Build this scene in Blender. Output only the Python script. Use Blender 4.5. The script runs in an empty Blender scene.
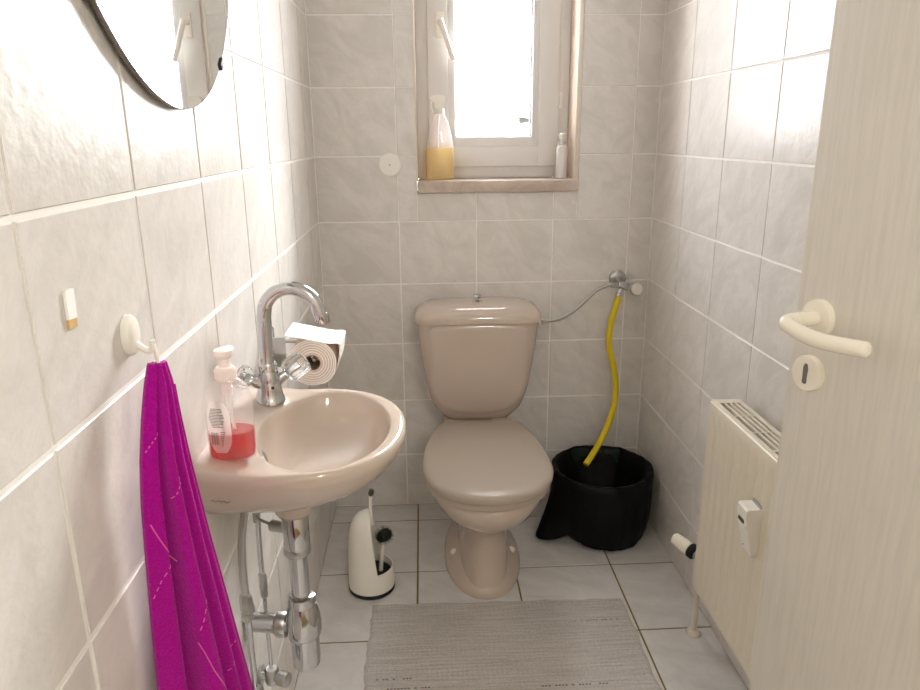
import bpy, bmesh, math, random
from mathutils import Vector, Matrix
random.seed(7)
S = bpy.context.scene
COL = S.collection
PI = math.pi

# ------------------------------------------------------------------ camera
cam_d = bpy.data.cameras.new('camera')
cam = bpy.data.objects.new('camera', cam_d)
COL.objects.link(cam)
rt = Vector((0.99858246, -0.05259078, -0.00820268))
up = Vector((0.02261751, 0.27975367, 0.95980536))
fw = Vector((0.04818218, 0.95863032, -0.28054658))
cam.matrix_world = Matrix(((rt.x, up.x, -fw.x, 0.3183), (rt.y, up.y, -fw.y, 0.0),
                           (rt.z, up.z, -fw.z, 1.2231), (0, 0, 0, 1)))
cam_d.sensor_width = 36.0
cam_d.lens = 718.6 / 920 * 36
cam_d.clip_start = 0.01
S.camera = cam

# ------------------------------------------------------------------ light
D, W, H = 2.2366, 1.0372, 2.42          # back wall, right wall, ceiling
WIN = (0.308, 0.783, 1.090, 2.09)       # window opening x0 x1 z0 z1
world = bpy.data.worlds.new('overcast_sky'); S.world = world
world.use_nodes = True
bg = world.node_tree.nodes['Background']
bg.inputs['Color'].default_value = (0.95, 0.97, 1.0, 1)
bg.inputs['Strength'].default_value = 25.0

pl = bpy.data.lights.new('window_portal', 'AREA')
pl.shape = 'RECTANGLE'; pl.size = WIN[1]-WIN[0]+.1; pl.size_y = WIN[3]-WIN[2]+.1
pl.cycles.is_portal = True
po = bpy.data.objects.new('window_portal', pl); COL.objects.link(po)
po.location = ((WIN[0]+WIN[1])/2, D+.36, (WIN[2]+WIN[3])/2)
po.rotation_euler = (-PI/2, 0, 0)       # -Z of the light points to -Y (into the room)

sun_d = bpy.data.lights.new('hazy_sun', 'SUN')     # sun behind thin cloud, from the right of the window
sun_d.energy = 30.0; sun_d.angle = math.radians(38); sun_d.color = (1.0, .985, .96)
sun = bpy.data.objects.new('hazy_sun', sun_d); COL.objects.link(sun)
sun.rotation_euler = Vector((-.33, -.82, -.44)).to_track_quat('-Z', 'Y').to_euler()

hl = bpy.data.lights.new('hall_lamp', 'POINT')
hl.energy = 26.5; hl.color = (1.0, .995, .95); hl.shadow_soft_size = .13
ho = bpy.data.objects.new('hall_lamp', hl); COL.objects.link(ho)
ho.location = (.75, -.6, 1.88)

vs = S.view_settings
vs.view_transform = 'Standard'; vs.look = 'None'; vs.gamma = 1.0; vs.use_curve_mapping = False
vs.exposure = 0.0
S.cycles.max_bounces = 16; S.cycles.diffuse_bounces = 10; S.cycles.glossy_bounces = 8
S.cycles.transmission_bounces = 12; S.cycles.transparent_max_bounces = 24
S.cycles.sample_clamp_indirect = 8.0
S.cycles.use_denoising = True

# ------------------------------------------------------------------ materials
def lin(c):
    return tuple(((v/255)/12.92 if v/255 <= .04045 else ((v/255+.055)/1.055)**2.4) for v in c) + (1.0,)

def newmat(name):
    m = bpy.data.materials.new(name); m.use_nodes = True
    nt = m.node_tree
    return m, nt, nt.nodes['Principled BSDF']

def mat(name, rgb, rough=.5, metal=0, spec=.5, noise=None, bump=None, trans=0, ior=1.45, coat=0, sheen=0):
    """plain procedural material: colour, optional noise variation (amount, scale), optional bump (strength, scale)"""
    m, nt, b = newmat(name)
    b.inputs['Base Color'].default_value = lin(rgb)
    b.inputs['Roughness'].default_value = rough
    b.inputs['Metallic'].default_value = metal
    b.inputs['Specular IOR Level'].default_value = spec
    b.inputs['Transmission Weight'].default_value = trans
    b.inputs['IOR'].default_value = ior
    b.inputs['Coat Weight'].default_value = coat
    b.inputs['Sheen Weight'].default_value = sheen
    tc = nt.nodes.new('ShaderNodeTexCoord')
    if noise:
        n = nt.nodes.new('ShaderNodeTexNoise'); n.inputs['Scale'].default_value = noise[1]
        n.inputs['Detail'].default_value = 4
        nt.links.new(tc.outputs['Object'], n.inputs['Vector'])
        mx = nt.nodes.new('ShaderNodeMixRGB')
        c = lin(rgb); k = noise[0]
        mx.inputs[1].default_value = (c[0]*(1-k), c[1]*(1-k), c[2]*(1-k), 1)
        mx.inputs[2].default_value = (min(1, c[0]*(1+k)), min(1, c[1]*(1+k)), min(1, c[2]*(1+k)), 1)
        nt.links.new(n.outputs['Fac'], mx.inputs[0]); nt.links.new(mx.outputs[0], b.inputs['Base Color'])
    if bump:
        n = nt.nodes.new('ShaderNodeTexNoise'); n.inputs['Scale'].default_value = bump[1]
        n.inputs['Detail'].default_value = 3
        nt.links.new(tc.outputs['Object'], n.inputs['Vector'])
        bp = nt.nodes.new('ShaderNodeBump'); bp.inputs['Strength'].default_value = bump[0]
        bp.inputs['Distance'].default_value = .002
        nt.links.new(n.outputs['Fac'], bp.inputs['Height']); nt.links.new(bp.outputs[0], b.inputs['Normal'])
    return m

def tile_mat(name, light, dark, rough, streak, vein=.5, bumpk=.08, spots=False):
    """glazed marble-look tile: diagonal cloudy streaks, different on each tile"""
    m, nt, b = newmat(name); N = nt.nodes; L = nt.links
    tc = N.new('ShaderNodeTexCoord'); oi = N.new('ShaderNodeObjectInfo')
    mul = N.new('ShaderNodeVectorMath'); mul.operation = 'SCALE'
    comb = N.new('ShaderNodeCombineXYZ')
    for i in range(3): L.new(oi.outputs['Random'], comb.inputs[i])
    L.new(comb.outputs[0], mul.inputs[0]); mul.inputs['Scale'].default_value = 37.0
    add = N.new('ShaderNodeVectorMath'); add.operation = 'ADD'
    L.new(tc.outputs['Object'], add.inputs[0]); L.new(mul.outputs[0], add.inputs[1])
    rot = N.new('ShaderNodeVectorRotate'); rot.rotation_type = 'Z_AXIS'
    rot.inputs['Angle'].default_value = streak
    L.new(add.outputs[0], rot.inputs['Vector'])
    mp = N.new('ShaderNodeMapping'); mp.inputs['Scale'].default_value = (7, 12, 7)
    L.new(rot.outputs[0], mp.inputs['Vector'])
    n1 = N.new('ShaderNodeTexNoise'); n1.inputs['Scale'].default_value = 1.0
    n1.inputs['Detail'].default_value = 6; n1.inputs['Roughness'].default_value = .62
    n1.inputs['Distortion'].default_value = 1.1
    L.new(mp.outputs[0], n1.inputs['Vector'])
    r1 = N.new('ShaderNodeValToRGB'); r1.color_ramp.elements[0].position = .36; r1.color_ramp.elements[1].position = .60
    L.new(n1.outputs['Fac'], r1.inputs[0])
    mp2 = N.new('ShaderNodeMapping'); mp2.inputs['Scale'].default_value = (9, 26, 9)
    L.new(rot.outputs[0], mp2.inputs['Vector'])
    n2 = N.new('ShaderNodeTexNoise'); n2.inputs['Scale'].default_value = 1.3
    n2.inputs['Detail'].default_value = 5; n2.inputs['Distortion'].default_value = 2.0
    L.new(mp2.outputs[0], n2.inputs['Vector'])
    r2 = N.new('ShaderNodeValToRGB')
    e = r2.color_ramp.elements; e[0].position = .45; e[0].color = (0, 0, 0, 1); e[1].position = .5; e[1].color = (1, 1, 1, 1)
    e3 = e.new(.56); e3.color = (0, 0, 0, 1)
    L.new(n2.outputs['Fac'], r2.inputs[0])
    mx = N.new('ShaderNodeMixRGB'); mx.inputs[1].default_value = lin(dark); mx.inputs[2].default_value = lin(light)
    L.new(r1.outputs[0], mx.inputs[0])
    mv = N.new('ShaderNodeMath'); mv.operation = 'MULTIPLY'; mv.inputs[1].default_value = vein
    L.new(r2.outputs[0], mv.inputs[0])
    mx2 = N.new('ShaderNodeMixRGB'); mx2.inputs[2].default_value = lin(dark)
    L.new(mv.outputs[0], mx2.inputs[0]); L.new(mx.outputs[0], mx2.inputs[1])
    L.new(mx2.outputs[0], b.inputs['Base Color'])
    b.inputs['Roughness'].default_value = rough; b.inputs['Specular IOR Level'].default_value = .30
    n3 = N.new('ShaderNodeTexNoise'); n3.inputs['Scale'].default_value = 55; n3.inputs['Detail'].default_value = 3
    L.new(add.outputs[0], n3.inputs['Vector'])
    bp = N.new('ShaderNodeBump'); bp.inputs['Strength'].default_value = bumpk; bp.inputs['Distance'].default_value = .003
    L.new(n3.outputs['Fac'], bp.inputs['Height']); L.new(bp.outputs[0], b.inputs['Normal'])
    return m

def clear_mat(name, rgb, clear=.8, rough=.08, shine=.35, tint=None):
    """thin clear plastic, glass or liquid: see-through with a rim shine and a little light-passing body colour"""
    m = bpy.data.materials.new(name); m.use_nodes = True
    nt = m.node_tree; N = nt.nodes; L = nt.links
    N.remove(N['Principled BSDF']); out = N['Material Output']
    tr = N.new('ShaderNodeBsdfTransparent'); tr.inputs[0].default_value = lin(tint or (255, 255, 255))
    df = N.new('ShaderNodeBsdfDiffuse'); df.inputs[0].default_value = lin(rgb)
    tl = N.new('ShaderNodeBsdfTranslucent'); tl.inputs[0].default_value = lin(rgb)
    m0 = N.new('ShaderNodeMixShader'); m0.inputs[0].default_value = .5
    L.new(df.outputs[0], m0.inputs[1]); L.new(tl.outputs[0], m0.inputs[2])
    gl = N.new('ShaderNodeBsdfGlossy'); gl.inputs['Roughness'].default_value = rough
    m1 = N.new('ShaderNodeMixShader'); m1.inputs[0].default_value = clear
    L.new(m0.outputs[0], m1.inputs[1]); L.new(tr.outputs[0], m1.inputs[2])
    lw = N.new('ShaderNodeLayerWeight'); lw.inputs['Blend'].default_value = .5
    pw = N.new('ShaderNodeMath'); pw.operation = 'POWER'; pw.inputs[1].default_value = 3.5
    L.new(lw.outputs['Facing'], pw.inputs[0])
    ma = N.new('ShaderNodeMath'); ma.operation = 'MULTIPLY_ADD'; ma.inputs[1].default_value = shine; ma.inputs[2].default_value = .035
    L.new(pw.outputs[0], ma.inputs[0])
    m2 = N.new('ShaderNodeMixShader'); L.new(ma.outputs[0], m2.inputs[0])
    L.new(m1.outputs[0], m2.inputs[1]); L.new(gl.outputs[0], m2.inputs[2])
    L.new(m2.outputs[0], out.inputs['Surface'])
    return m

M = {}
M['tile'] = tile_mat('wall_tile_glaze', (226, 222, 218), (212, 208, 203), .30, -.75, .25, .30)
M['tile_mirrored'] = tile_mat('wall_tile_glaze_opposite', (226, 222, 218), (212, 208, 203), .30, .75, .25, .30)
M['floor_tile'] = tile_mat('floor_tile_glaze', (218, 216, 214), (205, 202, 200), .30, .4, .2, .04)
M['grout'] = mat('white_grout', (243, 241, 237), .8, noise=(.05, 60))
M['floor_grout'] = mat('stained_floor_grout', (128, 112, 66), .9, noise=(.25, 25))
M['plaster'] = mat('white_plaster', (238, 236, 232), .85, noise=(.02, 20), bump=(.1, 200))
M['hall_wall'] = mat('hall_paint', (236, 230, 220), .85, noise=(.02, 12))
M['sanitary'] = mat('beige_sanitary_ceramic', (195, 180, 167), .09, spec=.55, noise=(.012, 6), coat=.3)
M['seat'] = mat('beige_seat_plastic', (170, 158, 145), .3, spec=.3, noise=(.012, 8))
M['chrome'] = mat('chrome', (198, 198, 200), .12, metal=1, noise=(.05, 30))
M['dull_chrome'] = mat('brushed_chrome', (190, 190, 188), .28, metal=1, noise=(.08, 50))
M['pvc'] = mat('white_window_plastic', (226, 224, 222), .35, noise=(.015, 10))
M['seal'] = mat('grey_rubber_seal', (120, 116, 114), .7, noise=(.05, 50))
M['glass'] = clear_mat('window_glass', (235, 240, 240), 1.0, .01, .7)
M['sill'] = tile_mat('sill_stone', (205, 190, 178), (178, 160, 148), .3, .3, .3, .05)
M['reveal'] = mat('reveal_paint', (214, 200, 188), .8, noise=(.06, 18), bump=(.3, 60))
M['trim_metal'] = mat('tile_trim', (226, 216, 200), .35, metal=.2, noise=(.05, 30))
M['white_plastic'] = mat('white_plastic', (240, 236, 228), .32, noise=(.012, 20))
M['cream_plastic'] = mat('cream_plastic', (243, 237, 222), .18, noise=(.015, 14))
M['radiator'] = mat('radiator_enamel', (224, 216, 198), .32, noise=(.015, 9))
M['black'] = mat('black_rubber', (18, 18, 18), .55, noise=(.1, 30))
M['slot'] = mat('dark_cavity', (30, 28, 26), .9, noise=(.1, 30))
M['bag'] = mat('black_polythene', (4, 4, 5), .5, spec=.22, noise=(.2, 20), bump=(.5, 90))
M['bin'] = mat('dark_green_plastic', (6, 30, 18), .4, noise=(.1, 20))
M['yellow'] = mat('yellow_hose_rubber', (222, 196, 22), .38, noise=(.05, 40))
M['paper'] = mat('tissue_paper', (246, 242, 238), .95, noise=(.02, 60), bump=(.3, 300))
M['paper_edge'] = mat('tissue_paper_edge', (222, 198, 184), .95, noise=(.08, 160))
M['card'] = mat('cardboard_core', (150, 128, 106), .9, noise=(.1, 60))
M['clear'] = clear_mat('clear_plastic', (248, 238, 238), .80, .06, .3)
M['acrylic'] = mat('clear_acrylic', (244, 246, 248), .04, trans=1.0, ior=1.49, noise=(.01, 20))
M['soap'] = clear_mat('red_soap', (200, 0, 24), .36, .05, .12, (250, 36, 60))
M['cleaner'] = clear_mat('yellow_cleaner', (246, 226, 160), .66, .05, .1, (255, 246, 214))
M['pump'] = mat('pinkish_pump_plastic', (250, 238, 234), .3, noise=(.02, 30))
M['label'] = clear_mat('bottle_label_film', (244, 238, 234), .25, .3, .1)
M['print'] = mat('grey_print', (120, 108, 108), .7, noise=(.1, 200))
M['print_brown'] = mat('worn_brown_print', (148, 112, 72), .7, noise=(.2, 300))
M['residue'] = mat('dried_adhesive', (206, 172, 110), .8, noise=(.15, 120))
M['foam'] = mat('white_foam_tape', (248, 246, 242), .7, noise=(.02, 80))
M['mirror'] = mat('mirror_silver', (238, 242, 242), .015, metal=1, noise=(.01, 5))
M['mirror_rim'] = mat('grey_mirror_edge', (120, 112, 108), .45, metal=.3, noise=(.05, 20))
M['bristle'] = mat('dark_bristles', (22, 24, 16), .6, noise=(.3, 100))
M['pin'] = mat('grey_pin_plastic', (34, 33, 32), .7, noise=(.05, 40))
M['lcd'] = mat('grey_green_display', (66, 70, 52), .3, noise=(.05, 60))

def door_material():
    m, nt, b = newmat('white_ash_door_foil'); N = nt.nodes; L = nt.links
    tc = N.new('ShaderNodeTexCoord')
    mp = N.new('ShaderNodeMapping'); mp.inputs['Scale'].default_value = (40, 40, 2.2)
    L.new(tc.outputs['Object'], mp.inputs[0])
    n = N.new('ShaderNodeTexNoise'); n.inputs['Scale'].default_value = 4; n.inputs['Detail'].default_value = 6
    n.inputs['Distortion'].default_value = .4
    L.new(mp.outputs[0], n.inputs['Vector'])
    w = N.new('ShaderNodeTexWave'); w.wave_type = 'BANDS'; w.bands_direction = 'X'
    mp2 = N.new('ShaderNodeMapping'); mp2.inputs['Scale'].default_value = (9, 9, .9)
    L.new(tc.outputs['Object'], mp2.inputs[0]); L.new(mp2.outputs[0], w.inputs['Vector'])
    w.inputs['Scale'].default_value = 1.6; w.inputs['Distortion'].default_value = 9; w.inputs['Detail'].default_value = 2
    mx = N.new('ShaderNodeMixRGB'); mx.inputs[0].default_value = .08
    L.new(n.outputs['Fac'], mx.inputs[1]); L.new(w.outputs['Fac'], mx.inputs[2])
    r = N.new('ShaderNodeValToRGB')
    r.color_ramp.elements[0].color = lin((216, 211, 201)); r.color_ramp.elements[1].color = lin((225, 220, 210))
    r.color_ramp.elements[0].position = .3; r.color_ramp.elements[1].position = .6
    L.new(mx.outputs[0], r.inputs[0]); L.new(r.outputs[0], b.inputs['Base Color'])
    bp = N.new('ShaderNodeBump'); bp.inputs['Strength'].default_value = .15; bp.inputs['Distance'].default_value = .001
    L.new(mx.outputs[0], bp.inputs['Height']); L.new(bp.outputs[0], b.inputs['Normal'])
    b.inputs['Roughness'].default_value = .45
    return m
M['door'] = door_material()

def towel_material():
    m, nt, b = newmat('magenta_terry'); N = nt.nodes; L = nt.links
    tc = N.new('ShaderNodeTexCoord')
    n = N.new('ShaderNodeTexNoise'); n.inputs['Scale'].default_value = 420; n.inputs['Detail'].default_value = 2
    L.new(tc.outputs['Object'], n.inputs['Vector'])
    mx = N.new('ShaderNodeMixRGB'); mx.inputs[1].default_value = lin((140, 0, 112)); mx.inputs[2].default_value = lin((186, 10, 158))
    L.new(n.outputs['Fac'], mx.inputs[0]); L.new(mx.outputs[0], b.inputs['Base Color'])
    bp = N.new('ShaderNodeBump'); bp.inputs['Strength'].default_value = .8; bp.inputs['Distance'].default_value = .002
    L.new(n.outputs['Fac'], bp.inputs['Height']); L.new(bp.outputs[0], b.inputs['Normal'])
    b.inputs['Roughness'].default_value = .95; b.inputs['Sheen Weight'].default_value = .15
    b.inputs['Specular IOR Level'].default_value = .1
    return m
M['towel'] = towel_material()
M['towel_thread'] = mat('pale_pink_thread', (220, 104, 180), .9, noise=(.1, 300))

def rug_material():
    m, nt, b = newmat('grey_woven_cotton'); N = nt.nodes; L = nt.links
    tc = N.new('ShaderNodeTexCoord')
    mp = N.new('ShaderNodeMapping'); mp.inputs['Scale'].default_value = (7, 170, 1)
    L.new(tc.outputs['Object'], mp.inputs[0])
    n = N.new('ShaderNodeTexNoise'); n.inputs['Scale'].default_value = 1; n.inputs['Detail'].default_value = 4
    L.new(mp.outputs[0], n.inputs['Vector'])
    n2 = N.new('ShaderNodeTexNoise'); n2.inputs['Scale'].default_value = 240; n2.inputs['Detail'].default_value = 2
    L.new(tc.outputs['Object'], n2.inputs['Vector'])
    mx = N.new('ShaderNodeMixRGB'); mx.inputs[0].default_value = .4
    L.new(n.outputs['Fac'], mx.inputs[1]); L.new(n2.outputs['Fac'], mx.inputs[2])
    r = N.new('ShaderNodeValToRGB')
    r.color_ramp.elements[0].color = lin((166, 161, 156)); r.color_ramp.elements[1].color = lin((204, 199, 194))
    r.color_ramp.elements[0].position = .32; r.color_ramp.elements[1].position = .66
    L.new(mx.outputs[0], r.inputs[0]); L.new(r.outputs[0], b.inputs['Base Color'])
    bp = N.new('ShaderNodeBump'); bp.inputs['Strength'].default_value = 1.0; bp.inputs['Distance'].default_value = .004
    L.new(mx.outputs[0], bp.inputs['Height']); L.new(bp.outputs[0], b.inputs['Normal'])
    b.inputs['Roughness'].default_value = .95
    return m
M['rug'] = rug_material()

# ------------------------------------------------------------------ mesh helpers
class MB:
    """collects vertices and faces of one part"""
    def __init__(s): s.v = []; s.f = []
    def add(s, vs, fs):
        o = len(s.v); s.v += [tuple(v) for v in vs]; s.f += [tuple(i+o for i in f) for f in fs]; return s
    def box(s, x0, x1, y0, y1, z0, z1, bev=0, seg=2, xf=None):
        bm = bmesh.new(); bmesh.ops.create_cube(bm, size=1)
        for v in bm.verts:
            v.co = Vector(((x0+x1)/2+v.co.x*(x1-x0), (y0+y1)/2+v.co.y*(y1-y0), (z0+z1)/2+v.co.z*(z1-z0)))
        if bev: bmesh.ops.bevel(bm, geom=list(bm.edges), offset=bev, segments=seg, affect='EDGES', profile=.5)
        if xf: bmesh.ops.transform(bm, matrix=xf, verts=bm.verts)
        bm.verts.index_update()
        s.add([v.co for v in bm.verts], [[v.index for v in f.verts] for f in bm.faces]); bm.free(); return s
    def loft(s, rings, cap0=True, cap1=True, closed=True):
        n = len(rings[0]); vs = [p for r in rings for p in r]; fs = []
        for i in range(len(rings)-1):
            for j in range(n if closed else n-1):
                k = (j+1) % n
                fs.append((i*n+j, i*n+k, (i+1)*n+k, (i+1)*n+j))
        if cap0: fs.append(tuple(range(n-1, -1, -1)))
        if cap1: fs.append(tuple((len(rings)-1)*n+j for j in range(n)))
        return s.add(vs, fs)
    def lathe(s, prof, loc=(0, 0, 0), axis=(0, 0, 1), n=28, cap0=True, cap1=True):
        """prof: (radius, height) pairs along axis"""
        q = Vector((0, 0, 1)).rotation_difference(Vector(axis).normalized()).to_matrix(); L = Vector(loc)
        return s.loft([[L+q@Vector((r*math.cos(2*PI*j/n), r*math.sin(2*PI*j/n), h)) for j in range(n)] for r, h in prof], cap0, cap1)
    def tube(s, pts, r, n=14, smooth=6, cap=True):
        P = curve(pts, smooth) if smooth else [Vector(p) for p in pts]
        rr = r if callable(r) else (lambda t: r)
        rings = []; nrm = None
        for i, p in enumerate(P):
            t = (P[min(i+1, len(P)-1)]-P[max(i-1, 0)]).normalized()
            if nrm is None: nrm = t.orthogonal().normalized()
            nrm = (nrm-t*nrm.dot(t)).normalized(); b = t.cross(nrm)
            R = rr(i/(len(P)-1))
            rings.append([p+nrm*R*math.cos(2*PI*j/n)+b*R*math.sin(2*PI*j/n) for j in range(n)])
        return s.loft(rings, cap, cap)
    def prism(s, poly, axis, a0, a1):
        """extrude a 2D polygon along axis 0/1/2 from a0 to a1"""
        def p3(p, a):
            return {0: (a, p[0], p[1]), 1: (p[0], a, p[1]), 2: (p[0], p[1], a)}[axis]
        return s.loft([[p3(p, a0) for p in poly], [p3(p, a1) for p in poly]])
    def mesh(s, name, material, smooth=True, angle=40):
        me = bpy.data.meshes.new(name); me.from_pydata(s.v, [], s.f)
        bm = bmesh.new(); bm.from_mesh(me); bmesh.ops.recalc_face_normals(bm, faces=bm.faces); bm.to_mesh(me); bm.free()
        if smooth:
            me.polygons.foreach_set('use_smooth', [True]*len(me.polygons))
            me.set_sharp_from_angle(angle=math.radians(angle))
        me.materials.append(M[material]); me.update(); return me
    def build(s, name, material, parent=None, smooth=True, angle=40):
        o = bpy.data.objects.new(name, s.mesh(name, material, smooth, angle)); COL.objects.link(o)
        if parent: o.parent = parent; o.matrix_parent_inverse = parent_inverse(parent)
        return o

def parent_inverse(p):
    m = Matrix.Translation(p.location) @ p.rotation_euler.to_matrix().to_4x4()
    q = p.parent
    if q: m = parent_world(q) @ p.matrix_parent_inverse @ m
    return m.inverted()
def parent_world(p):
    m = Matrix.Translation(p.location) @ p.rotation_euler.to_matrix().to_4x4()
    return (parent_world(p.parent) @ p.matrix_parent_inverse @ m) if p.parent else m

def curve(pts, k):
    P = [Vector(p) for p in pts]; out = []
    for i in range(len(P)-1):
        a = P[max(i-1, 0)]; b = P[i]; c = P[i+1]; d = P[min(i+2, len(P)-1)]
        for j in range(k):
            t = j/k
            out.append(.5*((2*b)+(c-a)*t+(2*a-5*b+4*c-d)*t*t+(3*b-a-3*c+d)*t**3))
    out.append(P[-1]); return out

def tag(o, label=None, cat=None, group=None, kind=None):
    if label: o['label'] = label
    if cat: o['category'] = cat
    if group: o['group'] = group
    if kind: o['kind'] = kind
    return o
def thing(name, label, cat, loc, group=None):
    o = bpy.data.objects.new(name, None); COL.objects.link(o); o.location = loc
    o.empty_display_size = .05
    return tag(o, label, cat, group)
def rrect(cx, cy, hx, hy, r, z, n=6):
    pts = []
    for sx, sy, a0 in ((1, 1, 0), (-1, 1, PI/2), (-1, -1, PI), (1, -1, 3*PI/2)):
        for k in range(n+1):
            a = a0+PI/2*k/n
            pts.append((cx+sx*(hx-r)+r*math.cos(a), cy+sy*(hy-r)+r*math.sin(a), z))
    return pts
def lerp(a, b, t): return a+(b-a)*t
def table(x, xs):
    for i in range(len(xs)-1):
        if x <= xs[i+1][0] or i == len(xs)-2:
            t = (x-xs[i][0])/(xs[i+1][0]-xs[i][0]); t = max(0, min(1, t)); return lerp(xs[i][1], xs[i+1][1], t)

# ------------------------------------------------------------------ the room
TH = .007                      # tile thickness proud of the grout bed is 1.6 mm
def struct(name, mb, m, label):
    o = mb.build(name, m, smooth=False); tag(o, label, name.split('_')[0], kind='structure'); return o

floor = struct('floor', MB().box(-.12, W+.2, -1.7, D+.3, -.12, -.0018), 'floor_grout', 'grey square tiled floor with stained brownish joints')
wl = struct('wall_left', MB().box(-.12, -.0016, .03, D, -.0018, H), 'grout', 'left wall of marbled white tiles behind the wash basin')
wr = struct('wall_right', MB().box(W+.0016, W+.2, .56, D, -.0018, H).box(W+.09, W+.2, .03, .56, -.0018, H), 'grout', 'right wall of marbled white tiles behind the radiator')
b = MB()
x0, x1, z0, z1 = WIN
Y1 = D+.30; g = D+.0016
b.box(-.12, x0-.004, g, Y1, -.0018, H); b.box(x1+.004, W+.12, g, Y1, -.0018, H)
b.box(x0-.004, x1+.004, g, Y1, -.0018, z0-.036); b.box(x0-.004, x1+.004, g, Y1, z1+.004, H)
wb = struct('wall_back', b, 'grout', 'back wall of beige white tiles around the small window')
struct('ceiling', MB().box(-.12, W+.2, .03, D+.3, H, H+.1), 'plaster', 'plain white ceiling of the small toilet room')
f = MB(); f.box(-.12, .10, .03, .15, -.0018, H); f.box(1.07, W+.2, .03, .15, -.0018, H); f.box(.10, 1.07, .03, .15, 1.99, H)
struct('wall_front', f, 'plaster', 'white plastered wall holding the doorway')
h = MB()
h.box(-.9, -.8, -1.7, .03, -.12, 2.5); h.box(1.7, 1.8, -1.7, .03, -.12, 2.5); h.box(-.9, 1.8, -1.8, -1.7, -.12, 2.5)
h.box(-.8, -.12, -.01, .03, -.12, 2.5); h.box(W+.2, 1.7, -.01, .03, -.12, 2.5)
struct('wall_hall', h, 'hall_wall', 'cream painted walls of the hallway outside the doorway')
struct('ceiling_hall', MB().box(-.9, 1.8, -1.8, .03, H+.08, H+.2), 'plaster', 'plain white ceiling of the hallway outside the doorway')
hf = MB(); hf.box(-.8, -.12, -1.7, .03, -.12, -.0018); hf.box(W+.2, 1.7, -1.7, .03, -.12, -.0018)
struct('floor_hall', hf, 'floor_tile', 'plain floor of the hallway outside the doorway')

_tiles = {}
def tile_mesh(w, hgt, material):
    key = (round(w, 4), round(hgt, 4), material)
    if key not in _tiles:
        e = .0012; z = TH; mb = MB()
        r0 = [(-w/2, -hgt/2, 0), (w/2, -hgt/2, 0), (w/2, hgt/2, 0), (-w/2, hgt/2, 0)]
        r1 = [(x, y, z-e) for x, y, _ in r0]
        r2 = [(math.copysign(w/2-e, x), math.copysign(hgt/2-e, y), z) for x, y, _ in r0]
        mb.loft([r0, r1, r2])
        _tiles[key] = mb.mesh('tile', material, smooth=False)
    return _tiles[key]
def place_tile(parent, u0, u1, v0, v1, to_world, rot, material, gap=.0042):
    w, hh = u1-u0-gap, v1-v0-gap
    if w < .006 or hh < .006: return
    o = bpy.data.objects.new('tile', tile_mesh(w, hh, material)); COL.objects.link(o)
    o.parent = parent
    o.location = to_world((u0+u1)/2, (v0+v1)/2)
    j = .0012
    o.rotation_euler = (rot @ Matrix.Rotation(random.uniform(-j, j)*1.2, 3, 'X') @ Matrix.Rotation(random.uniform(-j, j)*1.2, 3, 'Y')).to_euler()
ZR, HR = 1.1636, .1952
rows = [max(0, ZR-HR*k) for k in range(6, -8, -1) if ZR-HR*k < H]
rows = sorted(set([0.0]+[z for z in rows if z > .02]+[H]))
def cuts(start, step, lo, hi):
    c = [lo, hi]; k = -40
    while k < 60:
        v = start+k*step
        if lo+.008 < v < hi-.008: c.append(v)
        k += 1
    return sorted(c)
def mat3(cx, cy, cz): return Matrix((cx, cy, cz)).transposed()
RL = mat3((0, 1, 0), (0, 0, 1), (1, 0, 0))       # faces +x
RR = mat3((0, -1, 0), (0, 0, 1), (-1, 0, 0))     # faces -x
RB = mat3((1, 0, 0), (0, 0, 1), (0, -1, 0))      # faces -y
ys = cuts(D-.4044, .25, .15, D)
for i in range(len(ys)-1):
    for k in range(len(rows)-1):
        place_tile(wl, ys[i], ys[i+1], rows[k], rows[k+1], lambda u, v: (-TH, u, v), RL, 'tile', .0056)
ys = cuts(D-.0034, .25, .56, D)
for i in range(len(ys)-1):
    for k in range(len(rows)-1):
        place_tile(wr, ys[i], ys[i+1], rows[k], rows[k+1], lambda u, v: (W+TH, u, v), RR, 'tile')
xs = cuts(.2462, .239, 0, W)
for i in range(len(xs)-1):
    for k in range(len(rows)-1):
        a0, a1, c0, c1 = xs[i], xs[i+1], rows[k], rows[k+1]
        hx0, hx1, hz0, hz1 = x0-.004, x1+.014, z0-.036, z1+.006
        tw = lambda u, v: (u, D+TH, v)
        if a1 <= hx0 or a0 >= hx1 or c1 <= hz0 or c0 >= hz1:
            place_tile(wb, a0, a1, c0, c1, tw, RB, 'tile_mirrored'); continue
        for p0, p1, q0, q1 in ((a0, hx0, c0, c1), (hx1, a1, c0, c1), (max(a0, hx0), min(a1, hx1), c0, hz0), (max(a0, hx0), min(a1, hx1), hz1, c1)):
            if p1-p0 > .012 and q1-q0 > .012:
                p0 = max(p0, a0); p1 = min(p1, a1)
                place_tile(wb, p0, p1, q0, q1, tw, RB, 'tile_mirrored', .002)
fx = [-.003]+[.2815+.2845*k for k in range(3)]+[W+.003]
fy = sorted([D]+[2.127-.293*k for k in range(8)]+[.03])
fy = [y for y in fy if y >= .03]
for i in range(len(fx)-1):
    for k in range(len(fy)-1):
        place_tile(floor, fx[i], fx[i+1], fy[k], fy[k+1], lambda u, v: (u, v, -TH), Matrix.Identity(3), 'floor_tile', .0048)

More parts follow.
